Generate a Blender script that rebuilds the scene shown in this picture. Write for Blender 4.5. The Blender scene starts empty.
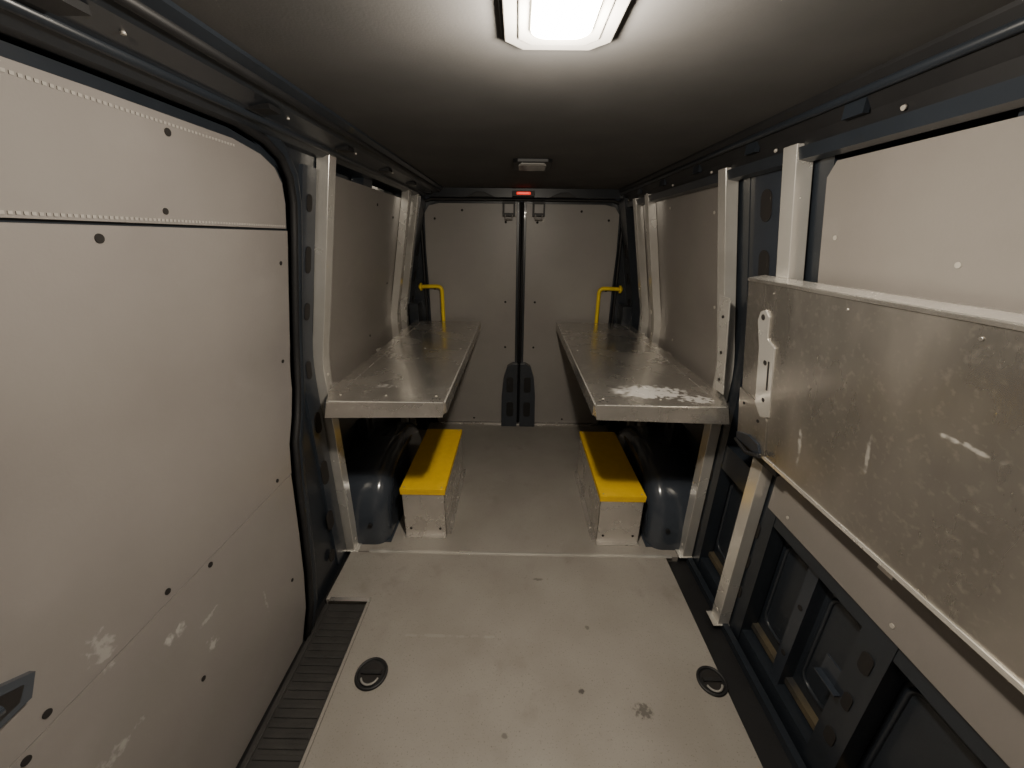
import bpy, bmesh, math
from mathutils import Vector, Matrix
R=math.radians
scene=bpy.context.scene
# ------------------------------------------------------------ materials
def mk(name,c1,c2=None,scale=8,rough=.5,metal=0.0,bump=0.0,stretch=(1,1,1),scuff=None,emit=None,spec=.5,rvar=0.0,coat=0.0,bscale=None,speck=None,patches=None):
    m=bpy.data.materials.new(name); m.use_nodes=True
    nt=m.node_tree; n=nt.nodes; L=nt.links
    bs=n.get('Principled BSDF')
    bs.inputs['Roughness'].default_value=rough
    bs.inputs['Metallic'].default_value=metal
    bs.inputs['Specular IOR Level'].default_value=spec
    bs.inputs['Coat Weight'].default_value=coat
    tc=n.new('ShaderNodeTexCoord'); mp=n.new('ShaderNodeMapping')
    L.new(tc.outputs['Object'],mp.inputs['Vector']); mp.inputs['Scale'].default_value=stretch
    def noise(sc,det=5,src=mp):
        t=n.new('ShaderNodeTexNoise'); t.inputs['Scale'].default_value=sc; t.inputs['Detail'].default_value=det
        L.new(src.outputs[0] if src is mp else tc.outputs['Object'],t.inputs['Vector']); return t
    def ramp(src,a,b,c=0,d=1):
        r=n.new('ShaderNodeMapRange'); r.inputs['From Min'].default_value=a; r.inputs['From Max'].default_value=b
        r.inputs['To Min'].default_value=c; r.inputs['To Max'].default_value=d
        L.new(src,r.inputs['Value']); return r.outputs[0]
    def mul(a,b):
        x=n.new('ShaderNodeMath'); x.operation='MULTIPLY'; L.new(a,x.inputs[0])
        if isinstance(b,(int,float)): x.inputs[1].default_value=b
        else: L.new(b,x.inputs[1])
        return x.outputs[0]
    def mix(f,a,b):
        x=n.new('ShaderNodeMix'); x.data_type='RGBA'
        L.new(f,x.inputs[0])
        for i,v in ((6,a),(7,b)):
            if isinstance(v,tuple): x.inputs[i].default_value=(*v,1)
            else: L.new(v,x.inputs[i])
        return x.outputs[2]
    c2=c2 or tuple(min(1,v*1.12) for v in c1)
    n1=noise(scale)
    col=mix(ramp(n1.outputs[0],.35,.65),c1,c2)
    for (sc,ssc,lo,hi,amt) in scuff or []:
        t=noise(ssc,8); t2=noise(1.7,2,None)
        f=ramp(t.outputs[0],lo,hi); f2=ramp(t2.outputs[0],.40,.62)
        col=mix(mul(mul(f,f2),amt),col,sc)
    if speck:
        t=noise(speck[1],2,None)
        col=mix(ramp(t.outputs[0],speck[2],speck[3]),col,speck[0])
    inv=None
    for (c,sz,pc,nsc,lo,amt) in patches or []:
        q=n.new('ShaderNodeMapping'); q.vector_type='TEXTURE'; q.inputs['Location'].default_value=c; q.inputs['Scale'].default_value=sz
        L.new(tc.outputs['Object'],q.inputs['Vector'])
        ln=n.new('ShaderNodeVectorMath'); ln.operation='LENGTH'; L.new(q.outputs[0],ln.inputs[0])
        r=ramp(ln.outputs['Value'],1,.2)
        t=noise(nsc,8,None)
        ad=n.new('ShaderNodeMath'); ad.operation='ADD'; L.new(mul(r,.25),ad.inputs[0]); L.new(t.outputs[0],ad.inputs[1])
        fac=mul(mul(ramp(ad.outputs[0],lo,lo+.15),ramp(r,0,.4)),amt)
        col=mix(fac,col,pc)
        if metal:
            k=ramp(fac,0,1,1,0); inv=k if inv is None else mul(inv,k)
    if inv is not None: L.new(mul(inv,metal),bs.inputs['Metallic'])
    L.new(col,bs.inputs['Base Color'])
    if rvar: L.new(ramp(n1.outputs[0],.3,.7,rough-rvar,rough+rvar),bs.inputs['Roughness'])
    if bump:
        t=noise(bscale or scale*6,4)
        b=n.new('ShaderNodeBump'); b.inputs['Strength'].default_value=bump; b.inputs['Distance'].default_value=.004
        L.new(t.outputs[0],b.inputs['Height']); L.new(b.outputs[0],bs.inputs['Normal'])
    if emit:
        bs.inputs['Emission Color'].default_value=(*emit[0],1); bs.inputs['Emission Strength'].default_value=emit[1]
    return m
PANEL=mk('liner_panel',(.205,.188,.172),(.23,.212,.194),3,.36,bump=.05,bscale=150,rvar=.05,
         scuff=[((.36,.34,.31),9,.60,.8,.25)])
WS=(.62,.60,.58)
DPANEL=mk('door_liner_panel',(.218,.201,.190),(.245,.227,.214),2.5,.33,bump=.05,bscale=150,rvar=.05,
         scuff=[((.38,.36,.34),6,.58,.80,.2),((.16,.145,.13),14,.66,.8,.2)],
         patches=[((-.91,.70,.61),(.1,.045,.025),WS,45,.62,.55),((-.91,.775,.46),(.1,.03,.035),WS,60,.62,.5),((-.91,.56,.75),(.1,.04,.08),WS,60,.66,.3),((-.91,.80,.55),(.1,.07,.012),WS,50,.66,.35),((-.91,.50,.50),(.1,.1,.03),WS,50,.66,.35),((-.91,1.0,.35),(.1,.012,.08),WS,50,.66,.3)])
RPANEL=mk('rear_liner_panel',(.29,.272,.254),(.33,.31,.289),2,.40,bump=.05,bscale=150)
FLOOR=mk('floor_board',(.272,.252,.223),(.312,.292,.262),4,.42,bump=.12,bscale=180,rvar=.08,
         scuff=[((.18,.16,.14),9,.56,.72,.45),((.40,.38,.355),12,.60,.78,.35),((.15,.13,.115),45,.64,.70,.45)],speck=((.19,.17,.145),160,.62,.72),
         patches=[((.45,.885,0),(.045,.035,.1),(.05,.042,.038),70,.55,.7),((.237,.945,0),(.014,.012,.1),(.05,.045,.04),40,.45,.9),((-.05,.80,0),(.015,.012,.1),(.10,.09,.08),40,.5,.7),((.10,1.45,0),(.03,.012,.1),(.09,.08,.07),50,.55,.7),((.30,1.2,0),(.012,.012,.1),(.09,.08,.07),50,.5,.7),((-.3,1.15,0),(.30,.012,.1),(.44,.42,.39),30,.62,.3)])
ALU=mk('aluminium',(.76,.73,.69),(.86,.83,.79),6,.28,metal=.85,bump=.04,rvar=.07,bscale=60)
ALUP=mk('aluminium_extrusion',(.80,.775,.72),(.90,.875,.82),6,.24,metal=.66,bump=.03,rvar=.05,bscale=30)
ALUSH=mk('worn_aluminium_sheet',(.56,.535,.49),(.70,.67,.62),5,.25,metal=.86,bump=.07,rvar=.08,bscale=45,
         scuff=[((.82,.80,.77),16,.54,.66,.5),((.28,.26,.23),22,.58,.70,.4)],speck=((.80,.77,.73),55,.60,.74),
         patches=[((.57,1.60,.955),(.20,.10,.1),(.78,.76,.73),40,.50,.9),((.74,1.52,.955),(.10,.06,.1),(.76,.74,.71),50,.55,.8),((-.62,1.62,.955),(.12,.05,.1),(.7,.68,.65),46,.66,.4)])
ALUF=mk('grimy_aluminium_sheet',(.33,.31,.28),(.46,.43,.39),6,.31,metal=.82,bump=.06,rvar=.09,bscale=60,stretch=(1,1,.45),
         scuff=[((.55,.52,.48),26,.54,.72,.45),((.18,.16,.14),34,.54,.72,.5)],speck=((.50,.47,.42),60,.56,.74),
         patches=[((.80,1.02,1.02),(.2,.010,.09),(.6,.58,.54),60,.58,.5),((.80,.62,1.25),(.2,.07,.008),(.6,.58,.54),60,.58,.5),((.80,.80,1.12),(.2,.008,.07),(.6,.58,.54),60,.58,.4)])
NAVY=mk('navy_body_paint',(.014,.018,.024),(.019,.024,.032),4,.34,spec=.5,coat=.25)
NAVYM=mk('navy_body_paint_mid',(.024,.030,.040),(.030,.037,.050),4,.28,spec=.5,coat=.3)
NAVYL=mk('navy_body_paint_light',(.040,.048,.062),(.050,.060,.076),4,.20,coat=.6)
BLACK=mk('black_plastic',(.010,.010,.011),(.014,.014,.015),10,.5)
RUB=mk('ribbed_rubber',(.028,.027,.026),(.040,.038,.036),12,.55)
HOLE=mk('hole_dark',(.012,.010,.009),None,10,.8)
YEL=mk('yellow_grip',(.86,.53,.012),(.92,.58,.018),30,.5,bump=.3,bscale=250)
YELT=mk('yellow_paint',(.86,.62,.02),None,10,.35)
CEIL=mk('ceiling_liner',(.066,.064,.062),(.080,.077,.075),5,.8,bump=.06,bscale=200)
LFRAME=mk('lamp_frame',(.26,.25,.235),None,10,.4)
LENS=mk('lamp_lens',(.3,.29,.27),None,10,.2)
GLOW=mk('lamp_diffuser',(.9,.88,.8),None,10,.4,emit=((1,.90,.72),18))
REDG=mk('red_brake_lens',(.6,.02,.01),None,10,.3,emit=((1,.04,.02),1.2))
SCREW=mk('screw_light',(.50,.47,.42),None,10,.4,metal=.3)
WHITE=mk('pale_edge_trim',(.34,.32,.295),None,10,.5)
WOODY=mk('cavity_wax',(.10,.08,.048),(.03,.03,.03),7,.5)
# ------------------------------------------------------------ builder
def soft(z): 
    w=.05; t=(z-1.1)/w
    return w*math.log(1+math.exp(t)) if t<30 else z-1.1
def wx(z): return .93-.20*soft(z)
def dx(z): return .91-.19*soft(z)
class B:
    def __init__(s): s.v=[];s.f=[];s.m=[];s.sm=[];s.mats=[]
    def mi(s,m):
        if m not in s.mats: s.mats.append(m)
        return s.mats.index(m)
    def add(s,vs,fs,m,sm=False):
        o=len(s.v); s.v+= [tuple(v) for v in vs]; i=s.mi(m)
        for f in fs: s.f.append([o+k for k in f]); s.m.append(i); s.sm.append(sm)
    def hexa(s,p,m): s.add(p,[(0,3,2,1),(4,5,6,7),(0,1,5,4),(1,2,6,5),(2,3,7,6),(3,0,4,7)],m)
    def box(s,x0,x1,y0,y1,z0,z1,m):
        s.hexa([(x0,y0,z0),(x1,y0,z0),(x1,y1,z0),(x0,y1,z0),(x0,y0,z1),(x1,y0,z1),(x1,y1,z1),(x0,y1,z1)],m)
    def prism(s,poly,fn,a,b,m):
        n=len(poly); vs=[fn(p,a) for p in poly]+[fn(p,b) for p in poly]
        fs=[tuple(range(n))[::-1],tuple(range(n,2*n))]+[(i,(i+1)%n,n+(i+1)%n,n+i) for i in range(n)]
        s.add(vs,fs,m)
    def exty(s,poly,y0,y1,m): s.prism(poly,lambda p,t:(p[0],t,p[1]),y0,y1,m)
    def extz(s,poly,z0,z1,m): s.prism(poly,lambda p,t:(p[0],p[1],t),z0,z1,m)
    def cyl(s,c,ax,r,h,m,n=20,r2=None):
        c=Vector(c); ax=Vector(ax).normalized(); q=Vector((0,0,1)) if abs(ax.z)<.9 else Vector((1,0,0))
        u=ax.cross(q).normalized(); w=ax.cross(u); r2=r if r2 is None else r2
        vs=[c+(u*math.cos(t)+w*math.sin(t))*r for t in [2*math.pi*i/n for i in range(n)]]
        vs+=[c+ax*h+(u*math.cos(t)+w*math.sin(t))*r2 for t in [2*math.pi*i/n for i in range(n)]]
        s.add(vs,[tuple(range(n))[::-1],tuple(range(n,2*n))],m)
        o=len(s.v)-2*n;i0=s.mi(m)
        for i in range(n): s.f.append([o+i,o+(i+1)%n,o+n+(i+1)%n,o+n+i]); s.m.append(i0); s.sm.append(True)
    def tube(s,pts,r,m,n=12,closed=False):
        P=[Vector(p) for p in pts]; k=len(P); vs=[]; prev=None
        for i in range(k):
            if closed: t=(P[(i+1)%k]-P[i-1]).normalized()
            else: t=(P[min(i+1,k-1)]-P[max(i-1,0)]).normalized()
            if prev is None:
                q=Vector((0,0,1)) if abs(t.z)<.9 else Vector((1,0,0)); u=t.cross(q).normalized()
            else: u=(prev-t*prev.dot(t)).normalized()
            prev=u; w=t.cross(u)
            vs+=[P[i]+(u*math.cos(a)+w*math.sin(a))*r for a in [2*math.pi*j/n for j in range(n)]]
        fs=[]
        for i in range(k if closed else k-1):
            a=i*n; b=((i+1)%k)*n
            fs+=[(a+j,a+(j+1)%n,b+(j+1)%n,b+j) for j in range(n)]
        s.add(vs,fs,m,True)
        if not closed:
            o=len(s.v)-k*n; i0=s.mi(m)
            s.f.append([o+j for j in range(n)][::-1]); s.f.append([o+(k-1)*n+j for j in range(n)]); s.m+=[i0,i0]; s.sm+=[False,False]
    def pan(s,poly,side,fx,off,th,m):
        bm=bmesh.new(); vs=[bm.verts.new((0,y,z)) for y,z in poly]; bm.faces.new(vs)
        for zz in (.95,1.0,1.04,1.07,1.1,1.13,1.16,1.2,1.26):
            if min(p[1] for p in poly)<zz-.005 and max(p[1] for p in poly)>zz+.005:
                bmesh.ops.bisect_plane(bm,geom=bm.verts[:]+bm.edges[:]+bm.faces[:],plane_co=(0,0,zz),plane_no=(0,0,1),dist=1e-5)
        bm.verts.index_update(); n=len(bm.verts); bm.verts.ensure_lookup_table()
        V=[(side*(fx(v.co.z)-off),v.co.y,v.co.z) for v in bm.verts]+[(side*(fx(v.co.z)-off+th),v.co.y,v.co.z) for v in bm.verts]
        F=[];G=[]
        for f in bm.faces:
            ids=[v.index for v in f.verts]; G.append(ids); F.append([i+n for i in ids][::-1])
        for e in bm.edges:
            if len(e.link_faces)==1:
                a,b=e.verts[0].index,e.verts[1].index; F.append([a,b,b+n,a+n])
        bm.free(); s.add(V,F,m)
        o=len(s.v)-len(V); i0=s.mi(m)
        for g in G: s.f.append([o+k for k in g]); s.m.append(i0); s.sm.append(False)
    def disc(s,side,fx,off,y,z,r,m,n=14,h=.002):
        x=side*(fx(z)-off); s.cyl((x,y,z),(-side,0,-.2 if z>1.1 else 0),r,h,m,n)
    def done(s,name,bevel=0,seg=2,parent=None):
        me=bpy.data.meshes.new(name); me.from_pydata(s.v,[],s.f); me.update()
        for m in s.mats: me.materials.append(m)
        for p,i,k in zip(me.polygons,s.m,s.sm): p.material_index=i; p.use_smooth=k
        bm=bmesh.new(); bm.from_mesh(me); bmesh.ops.recalc_face_normals(bm,faces=bm.faces[:]); bm.to_mesh(me); bm.free()
        o=bpy.data.objects.new(name,me); scene.collection.objects.link(o)
        if bevel:
            b=o.modifiers.new('bevel','BEVEL'); b.width=bevel; b.segments=seg; b.limit_method='ANGLE'; b.angle_limit=R(40)
        if parent: o.parent=parent
        return o
def rrect(a0,a1,b0,b1,r,n=5):
    out=[]
    for cx,cy,s0 in ((a1-r,b1-r,0),(a0+r,b1-r,90),(a0+r,b0+r,180),(a1-r,b0+r,270)):
        for i in range(n+1):
            t=R(s0+90*i/n); out.append((cx+r*math.cos(t),cy+r*math.sin(t)))
    return out
YF,YR=-.7,3.2
# ------------------------------------------------------------ floor
b=B()
b.box(-1.0,1.0,YF,YR+.06,-.09,-.035,BLACK)
b.extz([(-.69,YF),(.79,YF),(.79,1.608),(-.90,1.608),(-.90,1.314),(-.69,1.314)],-.035,0,FLOOR)
b.box(-.90,.86,1.614,YR-.03,-.035,0,FLOOR)
b.done('floor',.002)
b=B(); b.box(-.80,.82,1.600,1.622,0,.004,ALUP); b.box(-.80,.82,1.607,1.615,.0035,.006,ALUP); b.done('trim_1',.001)
b=B(); b.box(-.72,.72,3.135,3.165,0,.012,ALU); b.done('trim_2',.002)
b=B(); b.box(-.702,-.690,YF,1.33,0,.003,FLOOR); b.box(-.88,-.69,1.305,1.325,0,.004,ALU); b.done('trim_3',.001)
# sliding door step
b=B(); b.box(-.90,-.692,YF,1.31,-.035,-.022,RUB)
y=YF+.02
while y<1.30: b.box(-.875,-.715,y,y+.016,-.0225,-.0175,RUB); y+=.030
b.box(-.712,-.695,YF,1.305,-.023,-.012,RUB); b.box(-.90,-.880,YF,1.305,-.023,-.015,RUB)
b.done('door_step_mat',.0025)
# ------------------------------------------------------------ walls
def skin(b,s,y0,y1):
    pr=[(1.0,-.09),(1.0,1.1),(.83,1.97),(.87,1.97),(1.04,1.1),(1.04,-.09)]
    b.exty([(s*x,z) for x,z in pr],y0,y1,NAVY)
def holes(b,s,pts,off):
    for y,z,a,c in pts:
        b.prism(rrect(y-a,y+a,z-c,z+c,min(a,c)*.95,4),lambda p,t:(s*(wx(p[1])-off-t),p[0],p[1]),-.002,.002,HOLE)
# LEFT
b=B(); skin(b,-1,YF,YR+.06)
L=-1
b.exty([(-.80,1.855),(-.75,1.858),(-.70,1.882),(-.63,1.892),(-.57,1.918),(-.57,1.97),(-.86,1.97),(-.86,1.855)],YF,3.14,NAVY)
b.tube([(-.715,YF,1.876),(-.715,3.1,1.876)],.010,NAVY)
b.tube([(-.60,YF,1.905),(-.60,3.1,1.905)],.010,BLACK)
y=-.3
while y<3:
    b.box(-.69,-.64,y,y+.05,1.878,1.890,BLACK); b.cyl((-.66,y+.12,1.890),(0,0,-1),.004,.006,SCREW,10); y+=.47
# B/C pillar behind the sliding door
b.pan([(1.20,-.03),(1.66,-.03),(1.66,1.86),(1.20,1.86),(1.47,1.75),(1.47,1.0),(1.34,.6),(1.27,.2)][::1],L,wx,.0,.06,NAVY)
b.pan([(1.50,.02),(1.60,.02),(1.60,1.82),(1.50,1.82)],L,wx,.012,.03,NAVYM)
holes(b,L,[(1.55,1.7,.018,.03),(1.55,1.5,.02,.05),(1.55,1.3,.02,.035),(1.55,1.05,.02,.04),(1.55,.80,.025,.05),(1.53,.55,.03,.06),(1.50,.30,.03,.05),(1.46,.12,.025,.03)],.013)
for yy in (2.16,2.88):
    b.pan([(yy-.06,0),(yy+.06,0),(yy+.06,1.86),(yy-.06,1.86)],L,wx,-.004,.06,NAVY)
    holes(b,L,[(yy,.5,.02,.05),(yy,.7,.02,.04)],-.003)
b.pan([(1.66,.60),(3.15,.60),(3.15,.90),(1.66,.90)],L,wx,-.004,.05,NAVY)
b.pan([(1.66,.0),(3.15,.0),(3.15,.07),(1.66,.07)],L,wx,-.004,.06,NAVY)
b.box(-1.0,-.80,3.02,3.2,0,1.1,NAVY); b.pan([(3.02,0),(3.17,0),(3.17,1.86),(3.02,1.86)],L,wx,.06,.1,NAVY)
holes(b,L,[(3.1,1.5,.02,.05),(3.1,1.3,.02,.04),(3.1,1.12,.02,.03)],.062)
b.pan([(1.68,.86),(3.0,.86),(3.0,1.78),(2.96,1.82),(1.72,1.82),(1.68,1.78)],L,wx,.004,.008,PANEL)
for y,z in ((1.75,1.3),(1.75,1.7),(2.3,1.75),(2.3,1.02),(2.6,1.3),(2.6,1.7)): b.disc(L,wx,.004,y,z,.007,HOLE)
b.pan([(YF,-.03),(-.12,-.03),(-.12,1.83),(YF,1.83)],L,wx,.0,.03,PANEL)
door=[(1.13,-.02),(1.20,.10),(1.235,.25),(1.265,.45),(1.29,.65),(1.325,.82),(1.375,.92),(1.41,1.02),(1.425,1.2),(1.42,1.4),(1.415,1.6),(1.41,1.69),(1.39,1.755),(1.345,1.80),(1.27,1.827),(1.15,1.843),(.8,1.845),(.3,1.842),(-.1,1.84)]
def off(path,d):
    out=[]
    for i,p in enumerate(path):
        a=Vector(path[max(i-1,0)]); c=Vector(path[min(i+1,len(path)-1)]); t=(c-a).normalized()
        out.append((p[0]+t.y*d,p[1]-t.x*d))
    return out
b.tube([(-(dx(z)-.005),y,z) for y,z in off(door,.020)],.013,BLACK,10)
b.tube([(-(dx(z)+.005),y,z) for y,z in off(door,.048)],.022,NAVY,12)
b.done('wall_left')
# sliding door
b=B()
b.pan([(y,max(z,-.02)) for y,z in off(door,.004)]+[(-.1,-.02)],L,dx,-.012,.04,NAVY)
low=[p for p in off(door,-.012) if .715<p[1]<1.6]; bot=[p for p in off(door,-.012) if p[1]<.70]
b.pan([(-.09,.7095),(1.288,.7095)]+low+[(1.403,1.603),(-.09,1.603)],L,dx,.0,.012,DPANEL)
b.pan([(-.09,-.015)]+[(y,max(z,-.015)) for y,z in bot]+[(1.284,.707),(-.09,.707)],L,dx,.0,.012,DPANEL)
up=[p for p in off(door,-.02) if p[1]>1.62]
b.pan([(-.09,1.610),(1.395,1.610)]+up[:-1]+[(-.09,1.822)],L,dx,.0,.012,DPANEL)
y=-.08
while y<1.38:
    b.pan([(y,1.615),(y+.006,1.615),(y+.006,1.620),(y,1.620)],L,dx,.0015,.003,WHITE)
    if y<1.15: b.pan([(y,1.805),(y+.006,1.805),(y+.006,1.810),(y,1.810)],L,dx,.0015,.003,WHITE)
    y+=.0105
for y,z,r in ((.72,.735,.008),(.85,.69,.008),(.45,.735,.008),(1.20,.735,.007),(.766,1.580,.009),(.92,1.636,.007),(.947,1.792,.008),(.72,.40,.007),(.40,.69,.008),(1.36,1.50,.007),(1.36,1.15,.007),(.3,1.785,.01),(1.15,.3,.007)):
    b.disc(L,dx,.0,y,z,r,HOLE)
b.prism([(.20,.79),(.44,.80),(.46,.84),(.36,.90),(.20,.93)],lambda p,t:(-(.91-t),p[0],p[1]),0,.012,NAVYL)
b.prism([(.215,.805),(.425,.812),(.44,.835),(.35,.885),(.215,.915)],lambda p,t:(-(.91-t),p[0],p[1]),.010,.0135,HOLE)
b.tube([(-.893,.22,.85),(-.885,.30,.85),(-.893,.40,.835)],.012,NAVYL)
b.done('door_1')
# RIGHT
b=B(); s=1; skin(b,1,YF,YR+.06)
b.exty([(.80,1.80),(.765,1.80),(.74,1.86),(.70,1.918),(.70,1.97),(.86,1.97),(.86,1.80)],YF,3.14,BLACK)
b.exty([(.775,1.795),(.745,1.800),(.735,1.83),(.77,1.84)],YF,3.1,NAVY)
b.tube([(.715,YF,1.895),(.715,3.1,1.895)],.010,NAVY)
y=-.3
while y<3:
    b.cyl((.745,y,1.845),(-1,0,-.5),.005,.006,SCREW,10)
    b.box(.722,.736,y+.08,y+.14,1.855,1.885,NAVY); y+=.41
for yy,w in ((1.23,.07),(1.62,.07),(2.16,.06),(2.68,.06),(.72,.045),(.12,.045)):
    top=1.84
    b.pan([(yy-w,0),(yy+w,0),(yy+w,top),(yy-w,top)],1,wx,-.004,.06,NAVY)
    holes(b,1,[(yy,.52,.018,.035),(yy,.36,.014,.03),(yy,.20,.018,.03)],-.003)
b.pan([(1.23,1.1),(1.64,1.1),(1.64,1.84),(1.23,1.84)],1,wx,-.006,.04,NAVY)
b.pan([(1.36,1.12),(1.50,1.12),(1.50,1.80),(1.36,1.80)],1,wx,.006,.02,NAVYM)
holes(b,1,[(1.43,1.7,.03,.05),(1.43,1.5,.03,.06),(1.43,1.3,.02,.03)],.007)
b.pan([(YF,.60),(3.15,.60),(3.15,.72),(YF,.72)],1,wx,-.006,.05,NAVY)
b.pan([(YF,-.03),(3.15,-.03),(3.15,.06),(YF,.06)],1,wx,-.01,.06,NAVY)
b.box(.80,.93,YF,1.6,-.036,-.025,BLACK); b.box(.90,.925,YF,1.6,-.03,.01,NAVY)
b.pan([(YF,.075),(1.6,.075),(1.6,.10),(YF,.10)],1,wx,-.045,.03,WOODY)
for y0,y1 in ((1.02,1.14),(.80,.92),(.20,.38),(.48,.66),(1.32,1.54)):
    b.tube([(1.0,a,c) for a,c in rrect(y0,y1,.15,.54,.04)],.008,NAVY,8,closed=True)
for yy in (.97,.43,-.2):
    b.box(.955,1.0,yy-.022,yy+.022,.06,.60,NAVYM)
    for zz in (.20,.42): b.cyl((.955,yy,zz),(-1,0,0),.010,.002,HOLE,12)
# small formed bracket on the rib
b.box(.915,.945,.74,.82,.345,.350,NAVYM); b.box(.935,.94,.74,.82,.345,.415,NAVYM)
b.box(.80,1.0,3.02,3.2,0,1.1,NAVY); b.pan([(3.0,0),(3.17,0),(3.17,1.86),(3.0,1.86)],1,wx,.06,.1,NAVY)
holes(b,1,[(3.08,1.5,.02,.05),(3.08,1.3,.02,.04),(3.08,1.12,.02,.03)],.062)
b.pan([(1.70,.86),(2.98,.86),(2.98,1.76),(2.94,1.80),(1.74,1.80),(1.70,1.76)],1,wx,.004,.008,PANEL)
for y,z in ((1.8,1.3),(1.8,1.7),(2.3,1.75),(2.3,1.02)): b.disc(1,wx,.004,y,z,.007,SCREW)
b.pan([(YF,1.0),(1.17,1.0),(1.17,1.75),(1.14,1.785),(YF,1.785)],1,wx,.004,.008,PANEL)
b.pan([(YF,.655),(1.20,.655),(1.20,.985),(YF,.985)],1,wx,.004,.008,PANEL)
for y,z in ((1.12,1.6),(.80,1.55),(.45,1.72),(.7,.69),(.2,.69),(1.1,.69)): b.disc(1,wx,.004,y,z,.006,SCREW)
b.done('wall_right')
# rear frame
b=B()
b.box(-1.0,-.76,3.17,3.26,-.03,1.95,NAVY); b.box(.76,1.0,3.17,3.26,-.03,1.95,NAVY)
b.box(-.80,.80,3.12,3.26,1.865,1.97,NAVY); b.box(-.78,.78,3.17,3.26,-.05,-.005,NAVY)
b.tube([(-.765,3.165,0),(-.765,3.165,1.78),(-.74,3.165,1.835),(-.68,3.165,1.855),(.68,3.165,1.855),(.74,3.165,1.835),(.765,3.165,1.78),(.765,3.165,0)],.012,BLACK,8)
b.exty([(-.40,1.866),(-.20,1.866),(-.28,1.90),(-.34,1.90)],3.10,3.13,BLACK)
b.exty([(.20,1.866),(.40,1.866),(.34,1.90),(.28,1.90)],3.10,3.13,BLACK)
b.done('wall_rear',.003)
b=B(); b.box(-1.0,1.0,YF-.05,YF,-.09,1.97,PANEL); b.done('wall_front')
# rear door leaves
def leaf(s,name):
    b=B()
    b.box(min(s*.012,s*.755),max(s*.012,s*.755),3.185,3.23,0.0,1.85,NAVY)
    poly=[(.036,.01),(.735,.01),(.735,1.20),(.742,1.5),(.735,1.76),(.70,1.81),(.62,1.828),(.036,1.828)]
    b.prism([(s*x,z) for x,z in poly],lambda p,t:(p[0],t,p[1]),3.172,3.19,RPANEL)
    b.box(min(s*.014,s*.036),max(s*.014,s*.036),3.165,3.19,0,1.84,NAVY)
    b.tube([(s*.010,3.168,.0),(s*.010,3.168,1.84)],.010,BLACK,8)
    hp=[(.012,0),(.150,0),(.145,.30),(.130,.46),(.10,.56),(.055,.59),(.012,.59)]
    b.prism([(s*x,z) for x,z in hp],lambda p,t:(p[0],t,p[1]),3.11,3.18,NAVYM)
    for zz0,zz1 in ((.10,.24),(.33,.47)):
        b.prism([(s*x,z) for x,z in rrect(.045,.105,zz0,zz1,.02)],lambda p,t:(p[0],t,p[1]),3.106,3.112,BLACK)
    x0=.05 if s<0 else .08
    xa,xb=sorted((s*x0,s*(x0+.09)))
    b.box(xa,xb,3.10,3.175,1.74,1.84,BLACK); b.box(xa+.012,xb-.012,3.09,3.10,1.76,1.82,LFRAME)
    b.tube([(xa+.02,3.085,1.75),(xa+.02,3.085,1.72),(xb-.02,3.085,1.72),(xb-.02,3.085,1.75)],.006,LFRAME,8)
    for x,z in ((.12,1.7),(.45,1.78),(.66,1.72),(.69,1.2),(.12,1.1),(.12,.72),(.69,.7),(.4,.05)):
        b.cyl((s*x,3.173,z),(0,-1,0),.009,.003,HOLE,12)
    return b.done(name,.004)
leaf(-1,'door_2'); leaf(1,'door_3')
# ------------------------------------------------------------ ceiling
b=B()
b.box(-1.0,1.0,YF-.05,YR+.06,1.97,2.0,NAVY)
b.box(-.585,.715,YF,3.12,1.926,1.97,CEIL)
b.done('ceiling',.004)
# ------------------------------------------------------------ ceiling lamp
def chamf(x0,x1,y0,y1,c): return [(x0+c,y0),(x1-c,y0),(x1,y0+c),(x1,y1-c),(x1-c,y1),(x0+c,y1),(x0,y1-c),(x0,y0+c)]
b=B()
cx,cy=.036,.735
b.extz(chamf(cx-.100,cx+.100,cy-.155,cy+.155,.035),1.919,1.926,BLACK)
b.extz(chamf(cx-.094,cx+.094,cy-.149,cy+.149,.033),1.914,1.920,LFRAME)
b.extz(chamf(cx-.070,cx+.070,cy-.122,cy+.122,.022),1.911,1.915,LENS)
b.extz(rrect(cx-.050,cx+.050,cy-.100,cy+.085,.03),1.905,1.912,GLOW)
b.done('ceiling_lamp',.002)
b=B()
b.extz(chamf(-.055,.125,1.98,2.22,.02),1.910,1.926,BLACK)
b.extz(rrect(-.03,.10,2.02,2.18,.02),1.903,1.912,LENS)
b.box(-.02,.09,2.0,2.012,1.904,1.911,LFRAME)
b.done('interior_light_unit',.003)
b=B()
b.box(-.07,.09,3.06,3.12,1.868,1.905,BLACK); b.extz(rrect(-.040,.060,3.045,3.075,.012),1.880,1.896,REDG)
b.done('red_indicator_light',.002)
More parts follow.
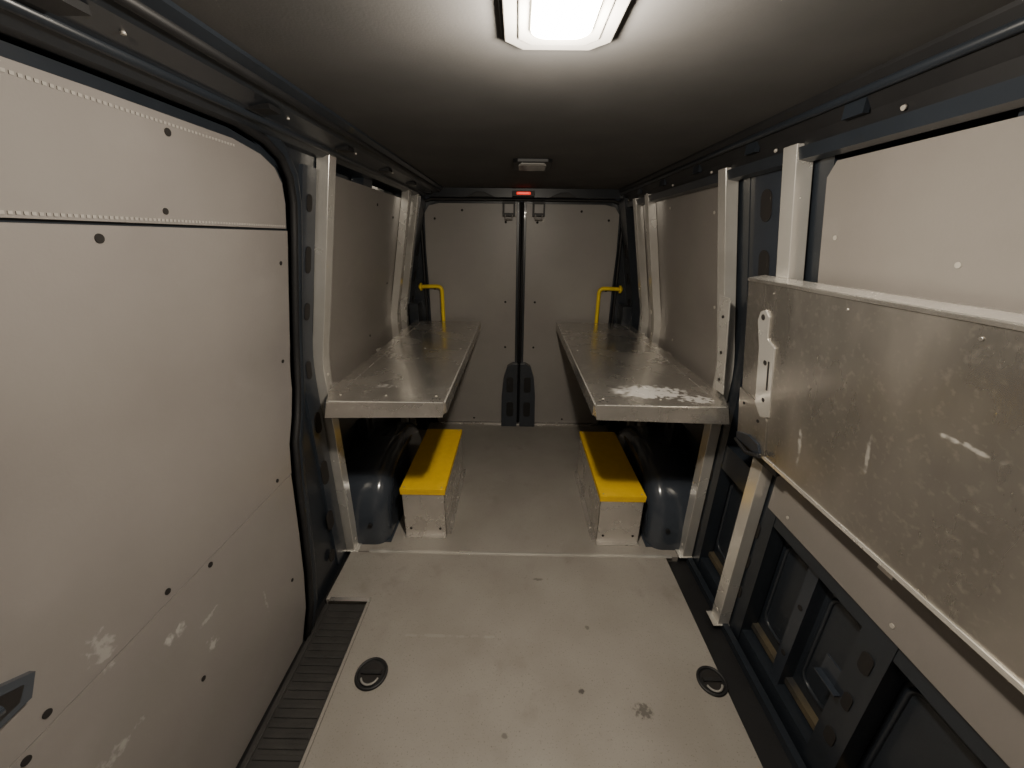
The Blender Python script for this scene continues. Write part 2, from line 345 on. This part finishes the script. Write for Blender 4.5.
# ------------------------------------------------------------ posts
def post(s,y,ztop,name='shelf_support_post'):
    b=B()
    path=[(.885,0),(.885,.78),(.885,1.02),(.880,1.08),(.870,1.14),(.855,1.21),(.885-.155*(ztop-1.06)/.80,ztop)]
    def sweep(y0,y1,i,o,m):
        n=len(path); vs=[]
        for x,z in path: vs+=[(s*(x+i),y0,z),(s*(x+i),y1,z),(s*(x+o),y1,z),(s*(x+o),y0,z)]
        fs=[(0,1,2,3),(4*n-4,4*n-3,4*n-2,4*n-1)]
        for k in range(n-1):
            for j in range(4): fs.append((4*k+j,4*k+(j+1)%4,4*k+4+(j+1)%4,4*k+4+j))
        b.add(vs,fs,m)
    sweep(y-.030,y+.030,-.004,.044,ALUP)
    b.box(min(s*.86,s*.932),max(s*.86,s*.932),y-.036,y+.036,0,.005,ALUP)
    for z in (.06,1.0): b.cyl((s*.883,y,z),(-s,0,0),.008,.004,SCREW,8)
    b.done(name,.013,4)
post(-1,1.64,1.87); post(-1,2.76,1.87); post(-1,3.0,1.87)
post(1,1.64,1.84); post(1,1.255,1.84); post(1,2.55,1.84); post(1,2.80,1.84)
# ------------------------------------------------------------ shelves
def shelf(s,xi,xo,y0,y1,z):
    b=B(); S=lambda a,c:(min(s*a,s*c),max(s*a,s*c))
    P=lambda pts:[(s*x,y) for x,y in pts]
    b.extz(P([(xi,y0),(xo-.045,y0-.01),(xo,y0+.12),(xo,y1),(xi,y1)]),z-.004,z,ALUSH)
    x0,x1=S(xi,xi+.004); b.box(x0,x1,y0+.02,y1,z-.055,z-.002,ALUSH)
    b.hexa([(s*(xi+.012),y0-.008,z-.062),(s*(xo-.035),y0-.022,z-.066),(s*(xo-.035),y0-.018,z-.066),(s*(xi+.012),y0-.004,z-.062),
            (s*(xi+.004),y0,z-.001),(s*(xo-.045),y0-.010,z-.001),(s*(xo-.045),y0-.006,z-.001),(s*(xi+.004),y0+.004,z-.001)],ALUSH)
    x0,x1=S(xi,xi+.03); b.box(x0,x1,y0+.03,y1,z-.057,z-.053,ALU)
    b.hexa([(s*(xi+.014),y0-.006,z-.055),(s*xi,y0+.022,z-.05),(s*xi,y0+.026,z-.05),(s*(xi+.014),y0-.002,z-.055),(s*(xi+.006),y0,z-.002),(s*xi,y0+.006,z-.002),(s*xi,y0+.01,z-.002),(s*(xi+.006),y0+.004,z-.002)],ALU)
    x0,x1=S(xo-.004,xo); b.box(x0,x1,y0+.12,y1,z-.05,z-.002,ALU)
    x0,x1=S(xi,xo); b.box(x0,x1,y1-.004,y1,z-.05,z-.002,ALU)
    for yy in (y0+.22,(y0+y1)/2,y1-.3): 
        x0,x1=S(xi+.01,xo+.03); b.box(x0,x1,yy-.02,yy+.02,z-.05,z-.006,ALU)
    for yy in (y0+.07,(y0+y1)/2,y1-.3):
        for xx in (xi+.05,(xi+xo)/2,xo-.07): b.cyl((s*xx,yy,z),(0,0,1),.005,.0025,SCREW,10)
    for (xx,yy) in ((xi+.03,y0+.04),(xi+.045,y0+.05),(xi+.06,y0+.04)): b.cyl((s*xx,yy,z),(0,0,1),.004,.0015,HOLE,8)
    x0,x1=S(xo-.06,xo-.056); b.box(x0,x1,y0+.15,y1-.05,z-.001,z+.0015,ALU)
    x0,x1=S(xi+.001,xi+.008); b.box(x0,x1,y0+.01,y1-.01,z-.001,z+.001,ALUP)
    x0,x1=S(xi+.01,xo-.05); b.box(x0,x1,y0-.002,y0+.006,z-.001,z+.001,ALUP)
    # bent outer front corner tab folded down around the post
    x0,x1=S(xo-.046,xo-.012); b.hexa([(x0,y0-.018,z-.06),(x1,y0+.03,z-.04),(x1,y0+.034,z-.04),(x0,y0-.014,z-.06),(x0,y0-.010,z-.001),(x1,y0+.055,z-.001),(x1,y0+.059,z-.001),(x0,y0-.006,z-.001)] if s>0 else
           [(x0,y0+.03,z-.04),(x1,y0-.018,z-.06),(x1,y0-.014,z-.06),(x0,y0+.034,z-.04),(x0,y0+.055,z-.001),(x1,y0-.010,z-.001),(x1,y0-.006,z-.001),(x0,y0+.059,z-.001)],ALUSH)
    b.done('metal_shelf',.001,1)
shelf(-1,.315,.845,1.44,3.08,.955)
shelf(1,.295,.880,1.44,3.08,.955)
# folded-up shelf on the right
b=B()
T=Vector((-.10,0,.600)); TL=T.length; T.normalize(); N=Vector((-T.z,0,T.x)); O=Vector((.845,0,.875))
def Lc(y,t,n): p=O+T*t+N*n; return (p.x,y,p.z)
def lb(y0,y1,t0,t1,n0,n1,m): b.hexa([Lc(y0,t0,n0),Lc(y1,t0,n0),Lc(y1,t1,n0),Lc(y0,t1,n0),Lc(y0,t0,n1),Lc(y1,t0,n1),Lc(y1,t1,n1),Lc(y0,t1,n1)],m)
ys,ye=YF+.1,1.34
lb(ys,ye,0,TL,0,-.004,ALUF)
lb(ys,ye,TL-.004,TL,0,-.05,ALUP); lb(ys,ye,0,.004,0,-.05,ALU)
lb(ys,ye,TL-.03,TL,-.05,-.054,ALU)
lb(ye-.004,ye,0,TL,0,-.05,ALU)
lb(ys,ye,0,.014,.004,0,ALUP); lb(ys,ye,TL-.010,TL-.001,.003,0,ALUSH)
lb(ye-.10,ye-.094,.02,TL-.02,.0015,0,ALUF)
for k in range(7):
    p=Vector(Lc(1.2-k*.28,TL-.035,0)); b.cyl(p,N,.004,.002,ALUSH,10)
poly=[(1.165,.17),(1.21,.15),(1.245,.19),(1.245,.39),(1.262,.48),(1.25,.51),(1.225,.52),(1.205,.50),(1.205,.43),(1.165,.41)]
b.prism(poly,lambda p,t:Lc(p[0],p[1],t),0,.006,ALUP)
for y,t,r in ((1.233,.495,.010),(1.205,.35,.009),(1.20,.22,.008)):
    b.cyl(Lc(y,t,.006),N,r,.0015,HOLE,12)
lb(1.182,1.190,.26,.36,.0075,.006,HOLE)
# lower latch plate
b.prism([(1.345,.00),(1.19,.00),(1.17,.02),(1.175,.15),(1.20,.19),(1.345,.21)],lambda p,t:Lc(p[0],p[1],t),0,.005,ALUF)
b.prism([(1.335,.005),(1.20,.005),(1.185,.02),(1.20,.05),(1.26,.055),(1.335,.03)],lambda p,t:Lc(p[0],p[1],t),.005,.014,NAVYM)
b.tube([Lc(1.34,-.005,.012),Lc(1.25,-.012,.02),Lc(1.17,.02,.022)],.008,BLACK,8)
lb(1.12,1.33,-.035,.004,-.005,-.04,BLACK)
for y,t in ((1.31,.16),(1.22,.13)): b.cyl(Lc(y,t,.005),N,.006,.003,HOLE,10)
for yy in (1.255,.72,.12): b.box(.87,.93,yy-.02,yy+.02,.84,.874,ALU)
b.done('folded_metal_shelf',.0015,1)
b=B(); b.hexa([(.862,1.54,.97),(.866,1.54,.97),(.868,1.605,.97),(.862,1.605,.97),(.800,1.53,1.38),(.805,1.53,1.38),(.805,1.605,1.38),(.800,1.605,1.38)],ALUP)
for z in (1.03,1.15,1.3): b.cyl((.862-.14*(z-.95),1.570,z),(-1,0,-.1),.006,.006,HOLE,10)
b.done('post_mounting_plate',.001)
# ------------------------------------------------------------ wheel arches
def arch(s):
    b=B(); n=28; yc,Ry,Rz=2.13,.47,.42; r=.08; xi=.712
    prof=[(.995,0)]+[(xi+r-r*math.sin(R(a)),r*(1-math.cos(R(a)))) for a in range(0,91,15)]
    vs=[];m=len(prof)
    for i in range(n+1):
        t=math.pi*i/n; c=math.cos(t); sn=math.sin(t)
        for x,d in prof:
            yy=yc-(Ry-d)*(abs(c)**.75)*(1 if c>0 else -1); zz=(Rz-d)*(abs(sn)**.7)
            vs.append((s*x,yy,zz))
    fs=[]
    for i in range(n):
        for j in range(m-1): fs.append((i*m+j,(i+1)*m+j,(i+1)*m+j+1,i*m+j+1))
    b.add(vs,fs,NAVYL,True)
    b.add([vs[i*m+m-1] for i in range(n+1)],[tuple(range(n+1))],NAVYL)
    b.box(min(s*.705,s*.76),max(s*.705,s*.76),1.68,2.60,0,.006,NAVYL)
    b.cyl((s*.80,1.664,.13),(0,-1,.1),.012,.01,BLACK,12)
    b.done('wheel_arch')
arch(-1); arch(1)
# ------------------------------------------------------------ step boxes
def step(s,xi,xo,y0,y1):
    b=B(); S=lambda a,c:(min(s*a,s*c),max(s*a,s*c)); h=.317
    x0,x1=S(xi,xo)
    b.box(x0,x1,y0,y1,h-.018,h,YEL)
    b.box(x0+.001,x1-.001,y0+.001,y0+.005,h-.036,h-.016,YEL)
    b.box(x0+.001,x0+.004,y0+.002,y1,h-.03,h-.016,YEL); b.box(x1-.004,x1-.001,y0+.002,y1,h-.03,h-.016,YEL)
    xa,xb=x0+.006,x1-.006
    b.box(xa,xb,y0+.008,y0+.012,.0,h-.018,ALU)
    b.box(xa,xb,y1-.012,y1-.008,.0,h-.018,ALU)
    for xx in (xa,xb-.004): b.box(xx,xx+.004,y0+.008,y1-.008,0,h-.018,ALU)
    fx0,fx1=S(xi-.02,xi+.004); b.box(fx0,fx1,y0+.02,y1-.02,0,.004,ALU)
    b.box(xa,xb,y0-.014,y0+.012,0,.004,ALU)
    for k in range(3):
        yy=y0+.12+k*(y1-y0-.24)/2; b.cyl((s*(xi-.008),yy,.004),(0,0,1),.006,.003,SCREW,8)
    for xx in (x0+.02,x1-.02):
        for yy in (y0+.02,y1-.02): b.cyl((xx,yy,h),(0,0,1),.005,.002,SCREW,8)
    b.cyl((x0+.04,y0+.0075,.05),(0,-1,0),.007,.003,HOLE,10); b.cyl((x1-.04,y0+.0075,.05),(0,-1,0),.007,.003,HOLE,10)
    b.done('step_box',.003)
step(-1,.400,.645,1.73,2.43); step(1,.430,.675,1.70,2.43)
# ------------------------------------------------------------ grab handles
def handle(s):
    b=B(); pts=[(.80,3.06,1.22),(.70,3.06,1.225)]
    for a in range(0,91,15): pts.append((.655-.035*math.sin(R(a)),3.06,1.19+.035*math.cos(R(a))))
    pts+=[(.62,3.06,1.0)]+[(.655-.035*math.cos(R(a)),3.06,.55-.035*math.sin(R(a))) for a in range(0,91,15)]+[(.80,3.06,.515)]
    b.tube([(s*x,y+.045,z) for x,y,z in pts],.015,YELT)
    for z in (1.22,.515): b.cyl((s*.79,3.105,z),(-s,0,0),.03,.012,YELT)
    b.done('grab_handle')
handle(-1); handle(1)
# ------------------------------------------------------------ tie-down rings
def ring(x,y,r):
    b=B(); n=28
    b.tube([(x+r*math.cos(2*math.pi*i/n),y+r*math.sin(2*math.pi*i/n),.004) for i in range(n)],.006,BLACK,8,closed=True)
    b.cyl((x,y,.0),(0,0,1),r,.004,BLACK,n)
    b.cyl((x,y,.004),(0,0,1),r*.72,.002,HOLE,n)
    b.tube([(x+r*.6*math.cos(R(a)),y-.01+r*.62*math.sin(R(a)),.011) for a in range(200,345,12)],.004,LFRAME,8)
    b.box(x-r*.7,x+r*.7,y-.006,y+.008,.004,.014,BLACK)
    b.done('tie_down_ring')
ring(-.57,.99,.056); ring(.745,.99,.050)
# ------------------------------------------------------------ lights
def area(name,loc,sx,sy,p,col,spread=180):
    l=bpy.data.lights.new(name,'AREA'); l.shape='RECTANGLE'; l.size=sx; l.size_y=sy; l.energy=p; l.color=col; l.spread=R(spread)
    o=bpy.data.objects.new(name,l); o.location=loc; scene.collection.objects.link(o); return o
area('lamp_light',(cx,cy,1.903),.09,.17,14,(1,.90,.76))
pl=bpy.data.lights.new('lamp_glow','POINT'); pl.energy=26; pl.shadow_soft_size=.02; pl.color=(1,.90,.76)
po=bpy.data.objects.new('lamp_glow',pl); po.location=(cx,cy+.02,1.862); scene.collection.objects.link(po)
w=bpy.data.worlds.new('world'); scene.world=w; w.use_nodes=True
w.node_tree.nodes['Background'].inputs[0].default_value=(.02,.02,.022,1)
# ------------------------------------------------------------ camera
p,yw,rl=R(20.8),R(.5),R(.7)
f=Vector((-math.sin(yw)*math.cos(p),math.cos(yw)*math.cos(p),-math.sin(p)))
r=f.cross(Vector((0,0,1))).normalized(); u=r.cross(f)
u2=u*math.cos(rl)-r*math.sin(rl); r2=r*math.cos(rl)+u*math.sin(rl)
M=Matrix((( r2.x,u2.x,-f.x,-.03),(r2.y,u2.y,-f.y,0),(r2.z,u2.z,-f.z,1.59),(0,0,0,1)))
cd=bpy.data.cameras.new('camera'); cd.sensor_width=36; cd.lens=385/1024*36; cd.clip_start=.02
co=bpy.data.objects.new('camera',cd); co.matrix_world=M; scene.collection.objects.link(co); scene.camera=co
